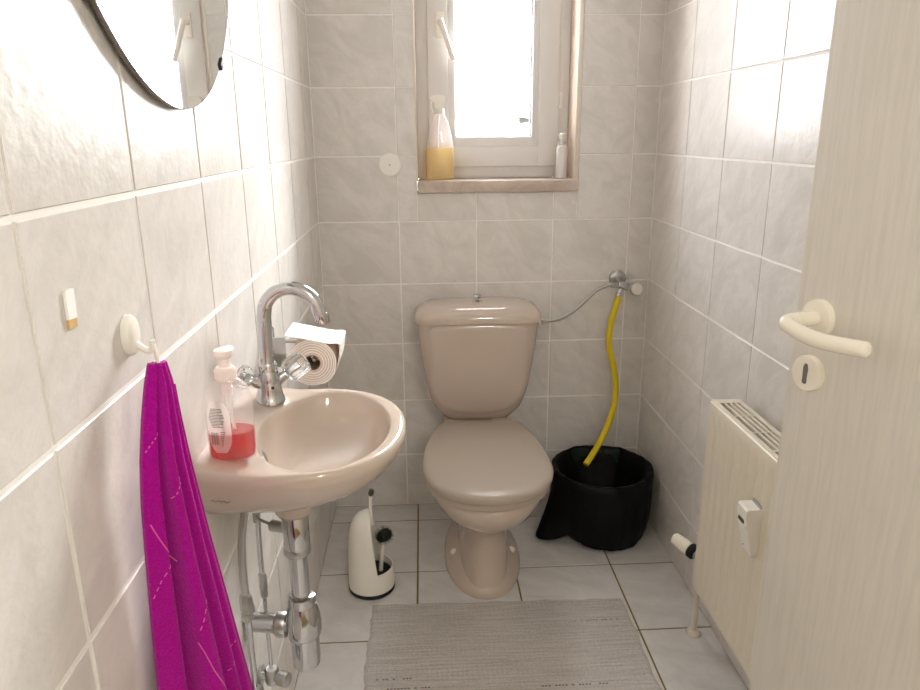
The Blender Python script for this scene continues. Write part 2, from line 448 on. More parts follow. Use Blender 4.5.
# ------------------------------------------------------------------ window
wn = bpy.data.objects.new('window_1', None); COL.objects.link(wn); wn.location = ((x0+x1)/2, D+.1, z0)
tag(wn, 'narrow white plastic tilt window set deep in the tiled wall', 'window', kind='structure')
F0, F1 = D+.10, D+.165
def frame(mb, X0, X1, Z0, Z1, w, ya, yb, bev=.003, wb_=None):
    wb_ = wb_ or w
    mb.box(X0, X0+w, ya, yb, Z0, Z1, bev); mb.box(X1-w, X1, ya, yb, Z0, Z1, bev)
    mb.box(X0+w-.002, X1-w+.002, ya, yb, Z0, Z0+wb_, bev); mb.box(X0+w-.002, X1-w+.002, ya, yb, Z1-w, Z1, bev); return mb
frame(MB(), x0, x1, z0, z1, .044, F0+.012, F1+.02).build('window_frame', 'pvc', wn)
sx0, sx1, sz0, sz1 = .344, .750, 1.126, 2.055
sash = frame(MB(), sx0, sx1, sz0, sz1, .062, F0, F1).build('sash', 'pvc', wn)
frame(MB(), sx0+.058, sx1-.058, sz0+.058, sz1-.058, .026, F0+.006, F1-.005, .004, .034).build('glazing_bead', 'pvc', sash)
frame(MB(), sx0+.0835, sx1-.0835, sz0+.0835, sz1-.0835, .004, F0+.016, F0+.03, .001, .011).build('seal', 'seal', sash)
MB().box(sx0+.08, sx1-.08, F0+.022, F0+.026, sz0+.08, sz1-.08).build('pane', 'glass', sash, smooth=False)
hp = MB().box(.371, .395, F0-.008, F0, 1.505, 1.575, .003).build('handle_plate', 'white_plastic', sash)
lv = MB(); lv.lathe([(.009, 0), (.009, .03)], (.383, F0-.006, 1.547), (0, -1, 0), 16)
lv.tube([(.383, F0-.034, 1.55), (.388, F0-.037, 1.535), (.404, F0-.037, 1.49), (.423, F0-.036, 1.437)], lambda t: .009-.002*t, 12)
lv.build('handle', 'white_plastic', sash)
for hz in (1.15, 1.30, 1.95):
    MB().lathe([(.006, 0), (.007, .003), (.007, .045), (.006, .048)], (.757, F0+.004, hz), (0, 0, 1), 12).build('hinge', 'white_plastic', wn)
# stone sill, reveal lining and thin edge trims
MB().box(x0-.002, x1+.013, D-.016, F0+.02, z0-.035, z0, .003).build('sill', 'sill', wn)
rv = MB(); rv.box(x1, x1+.004, D+.004, Y1, z0-.001, z1); rv.box(x0-.004, x0, D+.004, Y1, z0-.001, z1); rv.box(x0, x1, D+.004, Y1, z1, z1+.004)
rv.build('reveal_lining', 'reveal', wn, smooth=False)
MB().box(x0-.006, x0, D-.003, D+.012, z0, z1, .001).build('edge_trim', 'trim_metal', wn)
MB().box(x1, x1+.014, D-.004, D+.012, z0, z1, .002).build('edge_trim', 'trim_metal', wn)
MB().box(x0-.006, x1+.014, D-.003, D+.012, z1, z1+.008, .001).build('edge_trim', 'trim_metal', wn)
st = MB().lathe([(.008, 0), (.008, .115)], (.640, D+.21, 1.268), (1, 0, 0), 12)
st.lathe([(.011, 0), (.011, .02)], (.640, D+.21, 1.268), (1, 0, 0), 12)
st.box(.75, .783, D+.2, D+.22, 1.255, 1.28, .002)
st.build('shutter_pin', 'pin', wn)
MB().box(x0-.03, x1+.03, F1+.015, Y1+.03, z0-.05, z0-.012, .003).build('outer_sill', 'dull_chrome', wn)

# ------------------------------------------------------------------ door
E0 = Vector((.8471, .970, 0)); ang = math.radians(16.5)
dt = Vector((math.sin(ang), -math.cos(ang), 0)); dn = Vector((-math.cos(ang), -math.sin(ang), 0))
door = bpy.data.objects.new('door_1', None); COL.objects.link(door)
door.location = E0; door.rotation_euler = (0, 0, math.atan2(dt.y, dt.x))
tag(door, 'pale ash grained door standing open along the right wall', 'door', kind='structure')
def dpart(mb, name, m, parent=None, **k):     # door space: x towards the hinges, y away from its visible face... -y is the face normal
    o = bpy.data.objects.new(name, mb.mesh(name, m, **k)); COL.objects.link(o); o.parent = parent or door; return o
dpart(MB().box(0, .74, 0, .038, .006, 1.972, .0015), 'door_leaf', 'door')
# visible face lies at local y = 0 and looks to -y
def dl(s, n, z): return (s, -n, z)
ros = MB().lathe([(.026, 0), (.026, .005), (.0245, .0085), (.019, .0095)], dl(.043, 0, .979), (0, -1, 0), 36)
hd = dpart(ros, 'handle_rosette', 'cream_plastic')
nk = MB().lathe([(.0098, .006), (.0098, .014), (.0108, .0145), (.0108, .04)], dl(.043, 0, .979), (0, -1, 0), 24)
nk.tube([dl(.0425, .036, .979), dl(.0420, .050, .9785), dl(.0445, .0575, .977), dl(.052, .0605, .975), dl(.076, .059, .9695), dl(.102, .054, .9665), dl(.130, .0465, .967), dl(.160, .038, .9685)],
        lambda t: .0105 if t < .96 else .0105*math.sqrt(max(.25, 1-((t-.96)/.04)**2*.75)), 18, 8)
lev = dpart(nk, 'lever', 'cream_plastic', hd)
dpart(MB().lathe([(.0016, 0), (.0016, .0006)], (.0325, -.021, .975), (-1, -.2, 0), 10), 'grub_screw', 'slot', hd)
key = MB().lathe([(.026, 0), (.026, .005), (.0245, .0085), (.018, .009)], dl(.039, 0, .898), (0, -1, 0), 36)
kp = dpart(key, 'keyhole_plate', 'cream_plastic')
kh = MB().prism([(x_+.011, z_+.005) for x_, z_ in ((.024, .880), (.0255, .878), (.0305, .878), (.032, .880), (.032, .889), (.0325, .9), (.031, .906), (.028, .908), (.025, .906), (.0235, .9), (.024, .889))], 1, -.0094, -.006)
dpart(kh, 'keyhole', 'seal', kp)
for hz in (.25, 1.7):
    dpart(MB().lathe([(.007, 0), (.007, .09)], (.746, -.006, hz), (0, 0, 1), 14), 'hinge', 'dull_chrome')

# ------------------------------------------------------------------ wash basin
BC = Vector((.125, 1.068)); NB = 72
def outer(a):
    c, s_ = math.cos(a), math.sin(a)
    n = 2.25 if c > 0 else 4.5
    hx = .160 if c > 0 else .24
    r = (abs(c/hx)**n+abs(s_/.178)**n)**(-1/n)
    if c < 0: r = min(r, .1244/max(1e-6, -c))
    return BC.x+r*c, BC.y+r*s_
DR = (.101, 1.052)
def oring(sx, sy, z):
    out = []
    for j in range(NB):
        x, y = outer(2*PI*j/NB)
        zo = .014*max(0, 1-x/.085)*max(0, min(1, (z-.70)/.06))      # the back ledge rises to the wall
        out.append((max(.0006, x*sx), BC.y+(y-BC.y)*sy, z+zo))
    return out
def iring(hx, hy, z, cx=.152, cy=1.055):
    return [(cx+hx*math.cos(2*PI*j/NB), cy+hy*math.sin(2*PI*j/NB), z) for j in range(NB)]
basin = thing('wash_basin', 'small beige ceramic wash basin hung on the left wall', 'wash basin', (.0, BC.y, .64))
rings = [iring(.027, .027, .640, *DR), iring(.031, .031, .646, *DR), iring(.038, .038, .668, *DR), iring(.043, .043, .679, *DR)]
for sx, sy, z in ((.50, .45, .684), (.62, .58, .690), (.73, .69, .700), (.83, .79, .714), (.91, .88, .731), (.965, .95, .749), (.99, .985, .762), (1, 1, .770), (.997, .997, .777), (.985, .988, .7815), (.965, .972, .7832)):
    rings.append(oring(sx, sy, z))
IC = (.156, 1.068)
rings += [iring(.1065, .1600, .7815, *IC), iring(.1030, .1560, .778, *IC), iring(.1005, .1525, .770, *IC), iring(.0965, .1460, .755, *IC), iring(.088, .131, .735, .152, 1.066), iring(.074, .106, .717, .145, 1.062), iring(.052, .072, .704, .130, 1.057), iring(.028, .034, .698, .109, 1.053), iring(.021, .021, .6965, *DR)]
MB().loft(rings).build('bowl', 'sanitary', basin, angle=60)
MB().lathe([(.021, -.004), (.021, .001), (.018, .002), (.016, -.001), (.0, -.001)], (DR[0], DR[1], .6975), n=28).build('drain_ring', 'chrome', basin)
MB().lathe([(.0105, 0), (.0105, .004), (.007, .006)], (.0660, 1.020, .752), (.90, .25, .34), 20).build('overflow_ring', 'chrome', basin)
# worn maker's mark: an illegible brown script line on the near flank
wm = MB(); k0 = [(.0200+.0026*i, 0, .7445+.0016*math.sin(i*2.1)+.0008*math.sin(i*5.3)-.0004*i) for i in range(11)]
def on_bowl(x, z):    # near flank of the bowl at (x, z)
    sxy = table(z, [(.690, .58), (.700, .69), (.714, .79), (.731, .88), (.749, .95), (.762, .985)])
    sxx = table(z, [(.690, .62), (.700, .73), (.714, .83), (.731, .91), (.749, .965), (.762, .99)])
    best = None
    for i in range(721):
        a = PI+PI*i/720; X, Y = outer(a)
        e = abs(X*sxx-x)
        if best is None or e < best[0]: best = (e, BC.y+(Y-BC.y)*sxy)
    return best[1]
wm.tube([(x, on_bowl(x, z)-.0002, z) for x, _, z in k0], .0005, 6, 4)
wm.build('worn_mark', 'print_brown', basin)

# faucet on the basin deck
FX, FY, FZ = .050, 1.176, .7860
fa = thing('faucet', 'chrome swan neck basin tap with two clear knobs', 'tap', (FX, FY, FZ))
fm = MB().lathe([(.0265, 0), (.0265, .004), (.024, .008), (.0205, .022), (.020, .036), (.019, .046), (.0165, .054), (.0145, .060)], (FX, FY, FZ), n=32)
fdir = Vector((.88, .47, 0)).normalized(); upv = Vector((0, 0, 1))
for sgn in (1, -1):
    d = (fdir*sgn*.88+upv*.48).normalized()
    fm.lathe([(.0125, 0), (.0115, .018), (.010, .030), (.010, .036)], Vector((FX, FY, FZ+.028)), d, 20)
fm.build('tap_body', 'chrome', fa)
sp = MB()
sp.lathe([(.0155, 0), (.0165, .003), (.0165, .012), (.014, .016)], (FX, FY, FZ+.055), n=24)
pts = [(FX, FY, FZ+.066), (FX, FY, FZ+.11), (FX+.001, FY-.0003, FZ+.14)]
cx, cz, rr = FX+.049, FZ+.151, .047
sd = Vector((1, -.10, 0)).normalized()
for k in range(8):
    a = PI-(PI*.955)*k/7
    o = FX+.0485+rr*math.cos(a)-FX
    pts.append((FX+sd.x*o, FY+sd.y*o, cz+rr*math.sin(a)))
e = Vector(pts[-1]); pts.append((e.x+sd.x*.003, e.y+sd.y*.003, e.z-.012))
sp.tube(pts, lambda t: .0125-.0018*t, 20, 6)
spo = sp.build('spout', 'chrome', fa)
MB().lathe([(.0122, 0), (.0122, .015), (.0108, .017)], (e.x+sd.x*.002, e.y+sd.y*.002, e.z-.002), (sd.x*.18, sd.y*.18, -1), 20).build('aerator', 'chrome', spo)
for sgn in (1, -1):
    d = (fdir*sgn*.88+upv*.48).normalized(); base = Vector((FX, FY, FZ+.028))+d*.034
    q = Vector((0, 0, 1)).rotation_difference(d).to_matrix()
    if sgn < 0: hL = .022
    else: hL = .042
    rings = []
    for r, hh in ((.0115, 0), (.0170, .004), (.0195, .010), (.0205, hL*.7), (.0190, hL*.94), (.014, hL)):
        rings.append([base+q@Vector(((r*(1+.06*math.cos(8*a)))*math.cos(a), (r*(1+.06*math.cos(8*a)))*math.sin(a), hh)) for a in [2*PI*j/48 for j in range(48)]])
    kb = MB().loft(rings).build('knob', 'acrylic', fa)
    MB().lathe([(.006, -.002), (.006, hL*.62), (.003, hL*.66)], base, d, 14).build('knob_spindle', 'chrome', kb)
fr = (Vector((fdir.y, -fdir.x, 0))).normalized()
MB().lathe([(.0028, 0), (.0028, .0012)], Vector((FX, FY, FZ+.030))+fr*.0198, fr, 12).build('indicator_dot', 'black', fa)

# drain, trap and supply lines below
dr = thing('bottle_trap', 'chrome bottle trap and drain pipe under the wash basin', 'drain trap', (DR[0], DR[1], .33))
X, Y = DR; TZ0 = .014
MB().lathe([(.020, .563), (.0215, .566), (.0215, .622), (.019, .626)], (X, Y, TZ0), n=28).build('drain_collar', 'chrome', dr)
MB().lathe([(.021, .552), (.0225, .555), (.0225, .562), (.021, .566)], (X, Y, TZ0), n=28).build('lock_ring', 'dull_chrome', dr)
MB().lathe([(.0155, .462), (.0155, .557)], (X, Y, TZ0), n=28, cap0=False).build('tail_pipe', 'chrome', dr)
MB().lathe([(.0165, .474), (.023, .471), (.024, .458), (.0225, .452)], (X, Y, TZ0), n=28).build('union_nut', 'chrome', dr)
MB().lathe([(.012, .329), (.019, .331), (.0235, .337), (.0245, .35), (.0245, .392), (.028, .396), (.030, .404), (.030, .422), (.0275, .440), (.0235, .455)], (X, Y, TZ0), n=36).build('trap_cup', 'chrome', dr)
od = Vector((-1, .17, 0)).normalized()
MB().lathe([(.0165, .0), (.0165, .12)], (X, Y, .425), od, 24).build('outlet_pipe', 'chrome', dr)
MB().lathe([(.021, .028), (.0225, .030), (.0225, .044), (.019, .048)], (X, Y, .425), od, 24).build('outlet_nut', 'dull_chrome', dr)
MB().lathe([(.032, .0985), (.030, .102), (.020, .105)], (X, Y, .425), od, 28).build('wall_flange', 'dull_chrome', dr)
lk = MB().lathe([(.010, .0), (.010, .032), (.008, .034)], (X-.012, Y+.006, (.594+TZ0)), (-1, .35, 0), 18)
lk.tube([(X-.04, Y+.016, (.594+TZ0)), (.036, 1.086, (.596+TZ0)), (.026, 1.100, (.596+TZ0))], .0026, 8, 3)
lk.lathe([(.0055, -.012), (.0055, .012)], (.026, 1.1, (.596+TZ0)), n=12)
lk.build('popup_linkage', 'dull_chrome', dr)

def supply(name, label, x, y, ztop, zmid, zbot, valve_y, r, mtl):
    t = thing(name, label, 'water pipe', (x, y, zbot))
    MB().tube([(x+.012, y+.004, ztop), (x+.004, y, ztop-.04), (x, y, zmid+.07), (x, y, zmid)], r, 12, 6).build('hose', mtl, t)
    MB().lathe([(r*1.15, .016), (r*1.55, .012), (r*1.7, 0), (r*1.7, -.014), (r*1.4, -.018), (r*1.55, -.02), (r*1.55, -.03), (r*1.1, -.034)], (x, y, zmid), n=6).build('coupling_nut', 'dull_chrome', t, smooth=False)
    MB().tube([(x, y, zmid-.02), (x, y, zbot+.06), (x, y+.001, zbot)], r*.8, 12, 4).build('riser', 'chrome', t)
    v = MB().lathe([(.011, -.016), (.013, -.012), (.013, .012), (.010, .016)], (x, y, zbot), n=18)
    v.lathe([(.008, 0), (.008, x-.004)], (x, y, zbot), (-1, 0, 0), 14); v.lathe([(.02, x-.007), (.016, x-.002)], (x, y, zbot), (-1, 0, 0), 20)
    v.lathe([(.009, .008), (.010, .016), (.014, .018), (.014, .034), (.010, .037)], (x, y, zbot), (.9, -.45, 0), 16)
    v.build('angle_valve', 'dull_chrome', t)
supply('supply_hose', 'bent chrome supply hose beside the purple towel, below the basin', .026, .995, .676, .515, .335, .99, .0062, 'dull_chrome')
supply('supply_pipe', 'thin chrome supply pipe with coupling nut, nearest the bottle trap', .024, 1.112, .680, .475, .275, 1.1, .0045, 'chrome')

# soap bottle
SX, SY, SZ = .0445, .948, .7885
so = thing('soap_bottle', 'clear pump bottle with red liquid soap on the basin deck', 'soap bottle', (SX, SY, SZ))
def soap_ring(hx, hy, z): return [(SX+hx*math.copysign(abs(math.cos(a))**.85, math.cos(a)), SY+hy*math.copysign(abs(math.sin(a))**.85, math.sin(a)), SZ+z) for a in [2*PI*j/40 for j in range(40)]]
prof = [(.026, .016, 0), (.031, .020, .003), (.0325, .0215, .012), (.0325, .0215, .075), (.0315, .021, .092), (.0275, .0185, .106), (.019, .0155, .115), (.0135, .0135, .119), (.013, .013, .124)]
MB().loft([soap_ring(*p) for p in prof], True, False).build('bottle_body', 'clear', so)
MB().loft([soap_ring(hx-.0016, hy-.0016, z) for hx, hy, z in ((.026, .016, .002), (.031, .020, .005), (.0325, .0215, .013), (.0325, .0215, .043))]).build('liquid_soap', 'soap', so)
cp = MB().lathe([(.0135, .113), (.0140, .114), (.0140, .131), (.0120, .134), (.008, .135), (.008, .139)], (SX, SY, SZ), n=30)
for j in range(30):
    a = 2*PI*j/30
    cp.box(-.0006, .0006, -.0008, .0008, SZ+.115, SZ+.130, xf=Matrix.Translation((SX+.0142*math.cos(a), SY+.0142*math.sin(a), 0)))
cp.build('pump_collar', 'pump', so)
ph = MB().lathe([(.0075, .137), (.0075, .142), (.0080, .146), (.0125, .150), (.0135, .154), (.0130, .158), (.008, .160)], (SX, SY, SZ), n=28)
ph.tube([(SX, SY, SZ+.155), (SX+.002, SY+.016, SZ+.155), (SX+.004, SY+.024, SZ+.152)], .0045, 10, 4)
ph.build('pump_head', 'pump', so)
MB().tube([(SX, SY, SZ+.118), (SX+.003, SY, SZ+.06), (SX+.01, SY+.002, SZ+.006)], .0025, 8, 4).build('dip_tube', 'white_plastic', so)
MB().lathe([(.0075, .095), (.0075, .116)], (SX, SY, SZ), n=14).build('pump_cylinder', 'pump', so)
def bottle_front(u, z, off=.0006):   # u in metres across the front of the bottle
    c = max(-1, min(1, u/.0325)); s_ = -(1-abs(c)**(2/.85))**(.85/2)
    return (SX+(.0325+off)*c, SY+(.0215+off)*s_, SZ+z)
lab = MB(); NU, NV = 14, 16; vs_ = []
for i in range(NV+1):
    v = -1+2*i/NV; half = .0160*(1-abs(v)**4*.55)
    for j in range(NU+1):
        vs_.append(bottle_front(-.0100+half*(-1+2*j/NU), .054+.038*v))
lab.add(vs_, [(i*(NU+1)+j, i*(NU+1)+j+1, (i+1)*(NU+1)+j+1, (i+1)*(NU+1)+j) for i in range(NV) for j in range(NU)])
lb = lab.build('label_sticker', 'label', so)
pr = MB()
def strip(u0, u1, za, zb):
    n = 5; vs_ = [bottle_front(lerp(u0, u1, k/n), z, .0011) for z in (za, zb) for k in range(n+1)]
    pr.add(vs_, [(k, k+1, n+2+k, n+1+k) for k in range(n)])
for i in range(13):
    z = .080-.0022*i
    strip(-.023+.0006*abs(i-6), -.0015-.0005*abs(i-6)-(.004 if i % 4 == 3 else 0), z, z+.0010)
for i in range(9):
    u = -.0215+.0012*i; strip(u, u+(.0004 if i % 3 else .0008), .028, .046)
for i in range(8): strip(-.0085, -.002-.0006*i, .046-.0028*i, .0472-.0028*i)
pr.build('label_print', 'print', lb, smooth=False)

# toilet paper holder and roll
TY0, TY1 = 1.352, 1.447; TX, TZ, TR = .097, .800, .047
tp = thing('paper_holder', 'chrome toilet paper holder fixed to the left wall', 'paper holder', (0, 1.4, TZ))
MB().box(.0005, .010, 1.36, 1.44, TZ-.028, TZ+.052, .004).build('back_plate', 'chrome', tp)
ar = MB(); ar.tube([(.008, 1.43, TZ+.012), (.02, 1.452, TZ+.014), (.05, 1.458, TZ+.012), (.08, 1.458, TZ+.004), (TX, 1.455, TZ-.003), (TX, 1.445, TZ-.004)], .0035, 10, 6)
ar.tube([(TX, 1.375, TZ-.004), (TX, 1.40, TZ-.004), (TX, 1.452, TZ-.004)], .0038, 10, 2); ar.build('roll_bar', 'dull_chrome', tp)
MB().box(.006, .046, 1.3605, 1.3635, TZ-.012, TZ+.048, .001).build('bracket', 'dull_chrome', tp)
ro = thing('toilet_roll', 'white toilet paper roll with a loose outer sheet', 'toilet paper', (TX, TY0, TZ-TR))
zc = TZ-.016+.014
rm = MB(); n = 40
def ann(r, y): return [(TX+r*math.cos(2*PI*j/n), y, zc+r*math.sin(2*PI*j/n)) for j in range(n)]
rm.loft([ann(.016, TY0), ann(TR-.001, TY0), ann(TR, TY0+.001), ann(TR, TY1-.001), ann(TR-.001, TY1), ann(.016, TY1)], False, False)
rm.build('paper_winding', 'paper_edge', ro)
for r in (.021, .026, .031, .036, .0405, .0443):
    ww = MB(); ww.loft([ann(r, TY0-.0003), ann(r+.0022, TY0-.0003), ann(r+.0022, TY0+.002), ann(r, TY0+.002)], False, False); ww.build('winding_ring', 'paper', ro)
cc = MB(); cc.loft([ann(.016, TY0-.0006), ann(.0148, TY0-.0006), ann(.0148, TY1), ann(.016, TY1)], False, False); cc.build('core', 'card', ro)
# loose sheet: over the top as a flat flap, corner to the right, then down round the roll
sh = [(.048, .856), (.060, .8535), (.085, .848), (.110, .842), (.132, .838), (.146, .838), (.1535, .836)]
sh += [(.1535, .829), (.1515, .815), (.1485, .798), (.142, .780), (.131, .764), (.118, .756), (.104, .7535)]
C2 = curve([(x, 0, z) for x, z in sh], 4); shm = MB(); t_ = .0016
rs = []
for i, p in enumerate(C2):
    tg = (C2[min(i+1, len(C2)-1)]-C2[max(i-1, 0)]).normalized(); nn = Vector((tg.z, 0, -tg.x))
    rs.append([(p.x, TY0-.003, p.z), (p.x, TY1+.001, p.z), (p.x-nn.x*t_*-1, TY1+.001, p.z+nn.z*t_), (p.x+nn.x*t_, TY0-.003, p.z+nn.z*t_)])
shm.loft(rs).build('loose_sheet', 'paper', ro, angle=30)

# ------------------------------------------------------------------ mirror
MY, MZ, MR = .9989, 1.5957, .3381
mi = thing('wall_mirror', 'round frameless mirror with grey edge high on left wall', 'mirror', (0, MY, MZ-MR))
MB().lathe([(MR-.02, .0005), (MR-.02, .006), (MR, .006), (MR, .0105)], (0, MY, MZ), (1, 0, 0), 96).build('mirror_backing', 'mirror_rim', mi, angle=30)
MB().lathe([(MR, .0105), (MR-.0012, .0118), (0.0, .0118)], (0, MY, MZ), (1, 0, 0), 96, cap0=False, cap1=False).build('mirror_glass', 'mirror', mi, angle=20)
for a in (-2.36, -.90):
    c = Vector((.0, MY+MR*math.cos(a), MZ+MR*math.sin(a)))
    MB().box(.0005, .0150, -.010, .010, -.005, .007, .002, xf=Matrix.Translation(c) @ Matrix.Rotation(a+PI/2, 4, 'X')).build('edge_clip', 'mirror_rim' if a < -1 else 'black', mi)

# ------------------------------------------------------------------ hook, tape, cap
hk = thing('wall_hook', 'white oval adhesive hook on the left wall above the towel', 'hook', (0, .757, 1.02))
hr = []
for s_, dx in ((1.0, .0004), (1.0, .005), (.9, .0085), (.6, .0105), (.2, .011)):
    hr.append([(dx, .757+.017*s_*math.cos(2*PI*j/32), 1.021+.0225*s_*math.sin(2*PI*j/32)) for j in range(32)])
MB().loft(hr).build('hook_plate', 'white_plastic', hk)
MB().tube([(.008, .757, 1.012), (.015, .757, 1.006), (.021, .757, 1.003), (.0255, .757, 1.006), (.0265, .757, 1.011), (.0260, .757, 1.015)], lambda t: .0038-.0008*t, 12, 6).build('hook_arm', 'white_plastic', hk)
PS = 1.02
ta = thing('adhesive_pad', 'leftover white adhesive pad stuck on the left wall', 'adhesive pad', (0, .645, 1.077))
rt_ = Matrix.Translation((0, .645, 1.0755)) @ Matrix.Rotation(math.radians(-4), 4, 'X')
pd = MB(); poly = [(-.0075, -.008), (.0075, -.008), (.0078, .006), (.0072, .018), (.001, .0185), (-.002, .017), (-.0075, .0178), (-.0082, .004)]
pd.loft([[rt_@Vector((d, y*PS, z*PS)) for y, z in poly] for d in (.0003, .0028)]); pd.build('foam_pad', 'foam', ta, smooth=False)
pd = MB(); poly = [(-.0072, -.0165), (.002, -.0158), (.0075, -.0162), (.0075, -.008), (-.0075, -.008)]
pd.loft([[rt_@Vector((d, y*PS, z*PS)) for y, z in poly] for d in (.0003, .0022)]); pd.build('glue_residue', 'residue', ta, smooth=False)
cpz = thing('junction_box_cover', 'round white blank cover on back wall left of the window', 'cover plate', (.224, D, 1.138))
MB().lathe([(.0345, 0), (.0345, .003), (.032, .0055), (.028, .0062)], (.224, D-.0002, 1.138), (0, -1, 0), 48).build('cover_disc', 'white_plastic', cpz)
MB().lathe([(.003, .0058), (.0025, .0072)], (.224, D, 1.138), (0, -1, 0), 14).build('centre_screw', 'dull_chrome', cpz)

# ------------------------------------------------------------------ towel
tw = thing('towel', 'magenta terry towel with pale stitched lines hanging from hook', 'towel', (.03, .757, .40))
ZL = [(.40, .648), (.5, .654), (.6, .660), (.7, .668), (.8, .678), (.85, .684), (.9, .694), (.94, .712), (.97, .728), (.995, .744)]
ZRX = [(.40, .112), (.5, .105), (.9, .060), (1.0, .038)]
ZRY = [(.40, .758), (.5, .754), (.6, .748), (.7, .741), (.8, .732), (.9, .728), (.94, .740), (.97, .752), (.995, .754)]
def towel_section(t):
    """closed folded cross-section, t = 0 at the top gather, 1 at the lower hem"""
    z = lerp(.992, .40, t)
    A_ = Vector((.024, table(z, ZL), 0)); B_ = Vector((table(z, ZRX), table(z, ZRY), 0))
    c_ = (A_+B_)/2; d = (B_-A_)/2; nrm = Vector((d.y, -d.x, 0)).normalized()
    n = 90; out = []
    amp = table(t, [(0, .002), (.06, .006), (.2, .013), (.5, .020), (1, .026)])
    for j in range(n):
        a = 2*PI*j/n; u = math.cos(a)
        side = 1 if math.sin(a) >= 0 else -1
        thick = table(t, [(0, .006), (.1, .009), (1, .010)])*(abs(math.sin(a))**.5)
        # a deep crease left of the middle and a softer one to the right
        crease = -1.3*math.exp(-((u+.25+.10*t)/.11)**2)-.9*math.exp(-((u-.30-.10*t)/.13)**2)-.5*math.exp(-((u-.72)/.09)**2)+.55*math.sin(u*3.1+.9)
        p = Vector((c_.x, c_.y, z))+d*u+nrm*(amp*crease+side*thick)
        p.z += -.010*t*math.sin(u*3)
        p.x = max(p.x, .004)
        out.append(p)
    return out
NT = 90
secs = [towel_section(i/NT) for i in range(NT+1)]
cloth = MB().loft(secs).build('cloth', 'towel', tw, angle=180)
def towel_point(u, t, off=.0008):      # on the side towards the doorway
    k = t*NT; i = min(int(k), NT-1); fr_ = k-i
    a = math.acos(max(-1, min(1, u)))
    j = a/(2*PI)*90; j0 = int(j) % 90; j1 = (j0+1) % 90; fj = j-int(j)
    p = lambda s_: Vector(s_[j0]).lerp(Vector(s_[j1]), fj)
    return p(secs[i]).lerp(p(secs[i+1]), fr_)
TOWEL_SIDE = Vector((.78, -.62, 0))
def seam(uv, r=.0008, dash=None):
    th = MB(); C_ = curve([towel_point(u, t) for u, t in uv], 10)
    C_ = [towel_point(*p) for p in [(lerp(uv[int(k)][0], uv[min(int(k)+1, len(uv)-1)][0], k-int(k)), lerp(uv[int(k)][1], uv[min(int(k)+1, len(uv)-1)][1], k-int(k))) for k in [i_/10 for i_ in range((len(uv)-1)*10+1)]]]
    if dash:
        k = 0
        while k+dash < len(C_):
            th.tube(C_[k:k+dash], r, 6, 0); k += dash+1
    else: th.tube(C_, r, 6, 0)
    o = th.build('stitch_line', 'towel_thread', tw)
    if dash: o['kind'] = 'stuff'
for uv, ds in (([(-.85, .27), (-.6, .31), (-.4, .34), (-.2, .36)], None), ([(-.95, .41), (-.7, .385), (-.35, .355)], 3),
               ([(-.15, .23), (.1, .205), (.3, .19)], 3), ([(-.1, .50), (.1, .455), (.35, .41)], 3),
               ([(-.15, .53), (.0, .59), (.2, .64), (.45, .69)], None), ([(-.9, .62), (-.7, .66), (-.4, .68)], None),
               ([(.45, .62), (.7, .59), (.9, .575)], 3), ([(-.9, .14), (-.6, .125), (-.3, .11)], 3), ([(-.8, .76), (-.5, .72), (-.3, .70)], 3)):
    seam(uv, .0007, ds)
MB().tube([towel_point(.97, t) for t in [i/24 for i in range(1, 25)]], .0016, 8, 3).build('hem', 'towel', tw)
MB().tube([(.027, .757, 1.012), (.025, .763, 1.004), (.027, .760, .99), (.031, .750, .984), (.032, .750, 1.0), (.027, .757, 1.012)], .0018, 8, 5).build('hanging_loop', 'white_plastic', tw)

# ------------------------------------------------------------------ toilet
TC = .474
to = thing('toilet', 'beige close coupled toilet with lid down below the window', 'toilet', (TC, 1.9, 0))
def seat_outline(z, inset=0, back=2.008, front=1.517, wm_=.170, n=64, yw=1.715):
    """D shaped outline: round nose, straight back"""
    out = []; hw = wm_-inset; f0 = front+inset; bk = back-inset
    for j in range(n):
        a = 2*PI*j/n; c, s_ = math.cos(a), math.sin(a)
        if s_ < 0:
            e = 2.15; x = hw*math.copysign(abs(c)**(2/e), c); y = yw-(yw-f0)*abs(s_)**(2/e)
        else:
            v = s_; y = yw+(bk-yw)*min(1, v**.9*1.0)
            x = c
            tt = (y-yw)/(bk-yw)
            lim = table(tt, [(0, hw), (.2, hw*.985), (.45, hw*.92), (.7, hw*.82), (1, hw*.70)])
            # squared back: walk along the sides, then across
            if abs(c) > .42: x = math.copysign(lim, c)
            else: y = bk; x = hw*.70*c/.42
            if abs(c) > .42:
                tt2 = (1-(abs(c)-.42)/.58); y = yw+(bk-yw)*tt2**1.0; lim = table(tt2, [(0, hw), (.2, hw*.99), (.45, hw*.945), (.7, hw*.86), (.93, hw*.74), (1, hw*.70)]); x = math.copysign(lim, c)
        out.append((TC+x, y, z))
    return out
lidm = MB().loft([seat_outline(.380, .006), seat_outline(.382, .001), seat_outline(.390, 0), seat_outline(.397, .004), seat_outline(.401, .014), seat_outline(.4025, .04), seat_outline(.403, .09)])
lidm.build('lid', 'seat', to, angle=50)
MB().loft([seat_outline(.360, .010), seat_outline(.362, .006), seat_outline(.372, .004), seat_outline(.378, .008)]).build('seat', 'seat', to, angle=50)
for sx in (-1, 1):
    MB().lathe([(.011, -.03), (.012, -.026), (.012, .026), (.011, .03)], (TC+sx*.072, 2.016, .386), (1, 0, 0), 18).build('lid_hinge', 'seat', to)
def ell(cy, hx, hyf, hyb, z, n=64, e=2.0):
    out = []
    for j in range(n):
        a = 2*PI*j/n; c, s_ = math.cos(a), math.sin(a)
        hy = hyf if s_ < 0 else hyb
        out.append((TC+hx*math.copysign(abs(c)**(2/e), c), cy+hy*math.copysign(abs(s_)**(2/e), s_), z))
    return out
